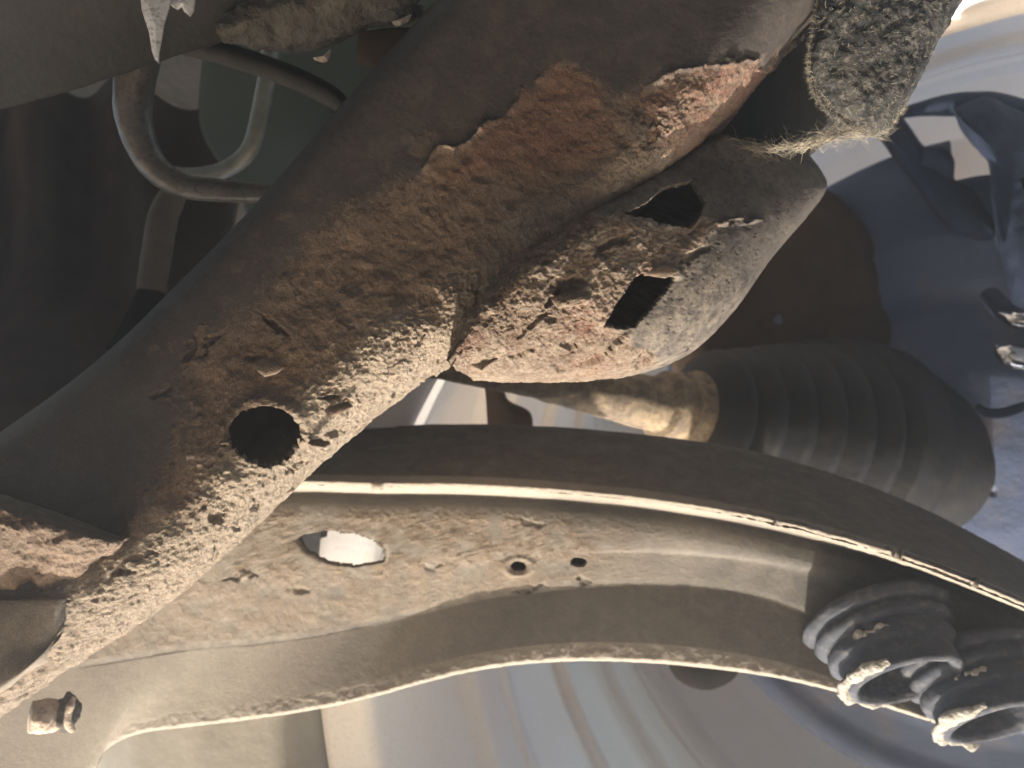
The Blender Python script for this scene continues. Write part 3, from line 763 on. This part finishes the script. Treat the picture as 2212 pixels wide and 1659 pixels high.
edge = np.where((fe.gi.ravel() > 1.3) & (fe.gi.ravel() < 3.6) & (fe.px.ravel() < 1955))[0]
sel = np.r_[sel, rng.choice(edge, 1500)]
Rt = fe.X.reshape(-1, 3)[sel]; Nn = fe.N.reshape(-1, 3)[sel]
Dn = Nn + rng.normal(size=Nn.shape) * .8; Dn /= np.linalg.norm(Dn, axis=1, keepdims=True)
fibres("fibres", Rt - Nn * .0005, Dn, rng.uniform(.002, .0055, len(sel)), .00013, M_fibre, felt)
# the stretched strand of frayed fibres
st = catmull(np.array([(1590, 318, .47), (1650, 322, .468), (1720, 316, .465), (1780, 300, .462), (1840, 286, .462), (1900, 284, .47)], float), np.linspace(0, 5, 700))
Wp = P(st[:, 0] + rng.normal(size=700) * 3, st[:, 1] + rng.normal(size=700) * np.interp(st[:, 0], [1590, 1700, 1850], [2, 4, 7]), st[:, 2] + rng.normal(size=700) * .002)
tdir = np.gradient(P(st[:, 0], st[:, 1], st[:, 2]), axis=0); tdir /= np.linalg.norm(tdir, axis=1, keepdims=True)
td = tdir * np.where(rng.random(700) < .5, 1, -1)[:, None] + rng.normal(size=(700, 3)) * .2; td /= np.linalg.norm(td, axis=1, keepdims=True)
fibres("frayed_strand", Wp, td, rng.uniform(.006, .016, 700), .00018, M_fibre, felt)
# black sheet added behind the felt to stand in for the cavity's darkness
BP = [[(1450, 400, .57), (1540, 250, .56), (1680, 40, .57), (1780, -140, .58)], [(1600, 360, .58), (1720, 250, .57), (1820, 100, .57), (1920, -120, .58)], [(1730, 352, .60), (1800, 300, .59), (1890, 262, .58), (1990, 100, .58), (2060, -80, .59)]]
bp = Sheet(BP, 40, [10, 10])
bo = bp.build("dark_gap_sheet", M_dark, None, thick=.003)
tag(bo, "added black sheet for the darkness of the gap between the rail and the felt pad", "dark sheet")

# ------------------------------------------------------------------ upper left: undertray, pipes, dirt, hose
UTR = [[(-2200, -2600, .30), (-500, -2600, .31), (900, -2500, .32), (2300, -2300, .34)],
       [(-900, -900, .34), (-100, -900, .35), (500, -800, .37), (1100, -600, .38)],
       [(-500, -150, .42), (0, -160, .44), (400, -180, .46), (760, -120, .48)],
       [(-420, 290, .50), (0, 226, .50), (330, 130, .51), (480, 82, .515), (600, 40, .52), (680, 6, .53)],
       [(-420, 302, .505), (0, 236, .505), (330, 139, .515), (480, 90, .52), (600, 48, .525), (690, 10, .535)],
       [(-420, 290, .53), (0, 222, .53), (330, 122, .54), (480, 74, .545), (600, 30, .55), (690, 0, .56)]]
ut = Sheet(UTR, 160, [10, 20, 60, 6, 6])
ut.push(.0012 * fbm(ut.X, 30, 4, 111) + .0004 * fbm(ut.X, 200, 3, 112))
uo = ut.build("undertray", M_tray, None, thick=.003)
tag(uo, "dark dusty plastic undertray with a pale lower edge, filling the upper left corner", "undertray")
def shard(poly, d0, d1, name, material, parent):
    q = np.array(poly, float); n = len(q)
    t = (q[:, 1] - q[:, 1].min()) / np.ptp(q[:, 1])
    ring = P(q[:, 0], q[:, 1], d0 + (d1 - d0) * t); c = q.mean(0); cen = P(c[0], c[1], (d0 + d1) / 2 - .003)
    V = np.r_[ring, [cen]]; k = np.arange(n); f3 = np.stack([k, (k + 1) % n, np.full(n, n)], 1)
    nn = np.cross(V[f3[:, 1]] - V[f3[:, 0]], V[f3[:, 2]] - V[f3[:, 0]]).sum(0)
    if (nn * AF).sum() > 0: f3 = f3[:, ::-1]
    return mesh_obj(name, V, [f3], material, parent, thick=.0025, smooth=False)
shard([(300, -40), (372, -40), (366, 10), (356, 45), (350, 80), (344, 112), (340, 134), (334, 128), (328, 110), (322, 70), (312, 40), (306, 20)], .47, .455, "torn_edge", M_torn, uo)
shard([(376, -40), (424, -40), (418, 18), (408, 32), (398, 26), (392, 14), (380, 18), (368, 10)], .475, .468, "torn_edge", M_torn, uo)

p1 = tube("sway_bar", [(335, -120, .50), (318, 20, .525), (304, 110, .53), (290, 180, .535), (288, 250, .54), (308, 320, .545), (345, 372, .55), (400, 402, .555), (480, 412, .56), (580, 418, .565), (760, 425, .57)],
          [.0135, .0135, .0138, .0135, .0128, .0112, .0102, .0092, .0085, .0075, .007], M_pipe, None, nu=260, nr=36, rough=.0006, seed=121)
tag(p1, "thick bent steel pipe curving below the undertray, brownish grey with bright highlight", "pipe")
p2 = tube("coolant_line", [(600, 60, .68), (582, 120, .68), (574, 180, .68), (560, 250, .685), (545, 310, .69), (520, 345, .695), (470, 372, .70), (400, 380, .71), (330, 365, .72)],
          [.0078] * 9, M_thin, None, nu=200, nr=28, rough=.0003, seed=122)
tag(p2, "thinner pale grey steel line with a tight bend, behind the thick bent pipe", "pipe")
p3 = tube("rubber_hose", [(400, 96, .60), (470, 112, .60), (560, 140, .60), (640, 170, .605), (700, 200, .61), (735, 228, .615), (750, 262, .62), (760, 330, .63)], .0088, M_hose, None, nu=140, nr=24, rough=.0003)
tag(p3, "dark brown rubber hose bending down in front of the green panel", "hose")
gp = Sheet([[(470, -120, .80), (760, -120, .80), (1100, -120, .80)], [(430, 260, .82), (700, 260, .82), (1060, 260, .82)], [(520, 420, .84), (640, 400, .84), (1000, 420, .84)], [(540, 520, .86), (600, 520, .86), (900, 520, .86)]], 50, [16, 16, 12])
gp.push(.001 * fbm(gp.X, 12, 2, 131))
go = gp.build("inner_fender", M_green, None, thick=.004)
tag(go, "flat dull green grey inner panel seen between the hose and the rail", "panel")

dg = Sheet([[(470, 40, .50), (640, -40, .50), (800, -80, .50), (1000, -120, .5)], [(470, 70, .49), (620, 10, .485), (760, -20, .48), (960, -60, .48)],
            [(482, 84, .50), (600, 70, .495), (720, 50, .49), (900, 6, .485)], [(500, 92, .51), (600, 108, .505), (700, 98, .50), (780, 62, .495), (860, 40, .49), (910, 30, .49)], [(510, 90, .54), (600, 112, .54), (700, 104, .54), (780, 70, .54), (870, 46, .54), (920, 30, .54)]], 200, [14, 24, 24, 10])
dg.push(.005 * fbm(dg.X, 50, 4, 141) + .0018 * fbm(dg.X, 180, 4, 142))
do = dg.build("steering_rack_mount", M_clump, None, thick=.004)
tag(do, "lumpy dirt caked mount at top, between the undertray and the rail", "mount")
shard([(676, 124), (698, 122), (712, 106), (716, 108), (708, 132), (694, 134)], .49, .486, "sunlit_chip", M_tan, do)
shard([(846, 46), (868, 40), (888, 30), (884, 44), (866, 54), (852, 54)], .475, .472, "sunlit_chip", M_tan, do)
br = Sheet([[(775, 70, .52), (840, 60, .52), (920, 60, .52)], [(770, 110, .525), (810, 140, .52), (900, 160, .51)], [(765, 132, .53), (800, 150, .53), (850, 162, .53)]], 40, [10, 8])
bo = br.build("rack_bracket", M_brown, None, thick=.004)
tag(bo, "small dark brown bracket tucked behind the upper edge of the rail", "bracket")

rd = empty("brake_line_sleeve", P(340, 540, .66).tolist(), "short brown rod ending in a black rubber sleeve, left of the rail", "rod")
tube("rod", [(375, 420, .665), (352, 470, .66), (340, 540, .655), (326, 630, .65)], [.011, .0125, .0125, .012], M_strap, rd, nu=80, nr=24, rough=.0006, seed=151)
tube("sleeve", [(330, 622, .652), (318, 655, .652), (290, 705, .655), (250, 760, .66)], [.0115, .0115, .0108, .009], M_hose, rd, nu=60, nr=24)
# sagging dark inner liner on the left
li = Sheet([[(-400, 180, .85), (0, 200, .85), (300, 190, .9), (560, 280, .95)], [(-400, 450, .80), (0, 460, .80), (280, 480, .85), (480, 560, .92)], [(-400, 740, .72), (0, 760, .74), (240, 800, .80), (420, 800, .85)], [(-400, 980, .60), (0, 960, .62), (200, 920, .66), (380, 820, .72)], [(-400, 1180, .52), (0, 1100, .54), (200, 1000, .56), (400, 900, .6)]], 120, [30, 30, 26, 20])
li.push(.010 * fbm(li.X, 6, 3, 161) + .022 * np.sin(li.px / 34.0 + 2 * fbm(li.X, 5, 2, 162)) * (1 - sstep(500, 800, li.py)))
lo = li.build("wheel_liner", M_brown, None, thick=.003)
tag(lo, "dark brown rippled liner in the shadow at left, behind the pipes", "liner")

# dark strut bracket in the gap between gusset and arm
sb = Sheet([[(1020, 780, .78), (1030, 810, .78), (1046, 835, .78), (1052, 900, .78), (1054, 950, .78)], [(1040, 780, .77), (1052, 810, .77), (1064, 835, .77), (1078, 890, .77), (1090, 950, .77)],
            [(1082, 780, .77), (1084, 820, .77), (1088, 860, .77), (1110, 893, .77), (1132, 950, .77)], [(1088, 780, .78), (1092, 820, .78), (1096, 862, .78), (1146, 892, .78), (1150, 950, .78)]], 60, [5, 8, 5])
so = sb.build("stop_bracket", M_brown, None, thick=.012)
tag(so, "dark upright bracket in the small gap between the gusset and curved arm", "bracket")
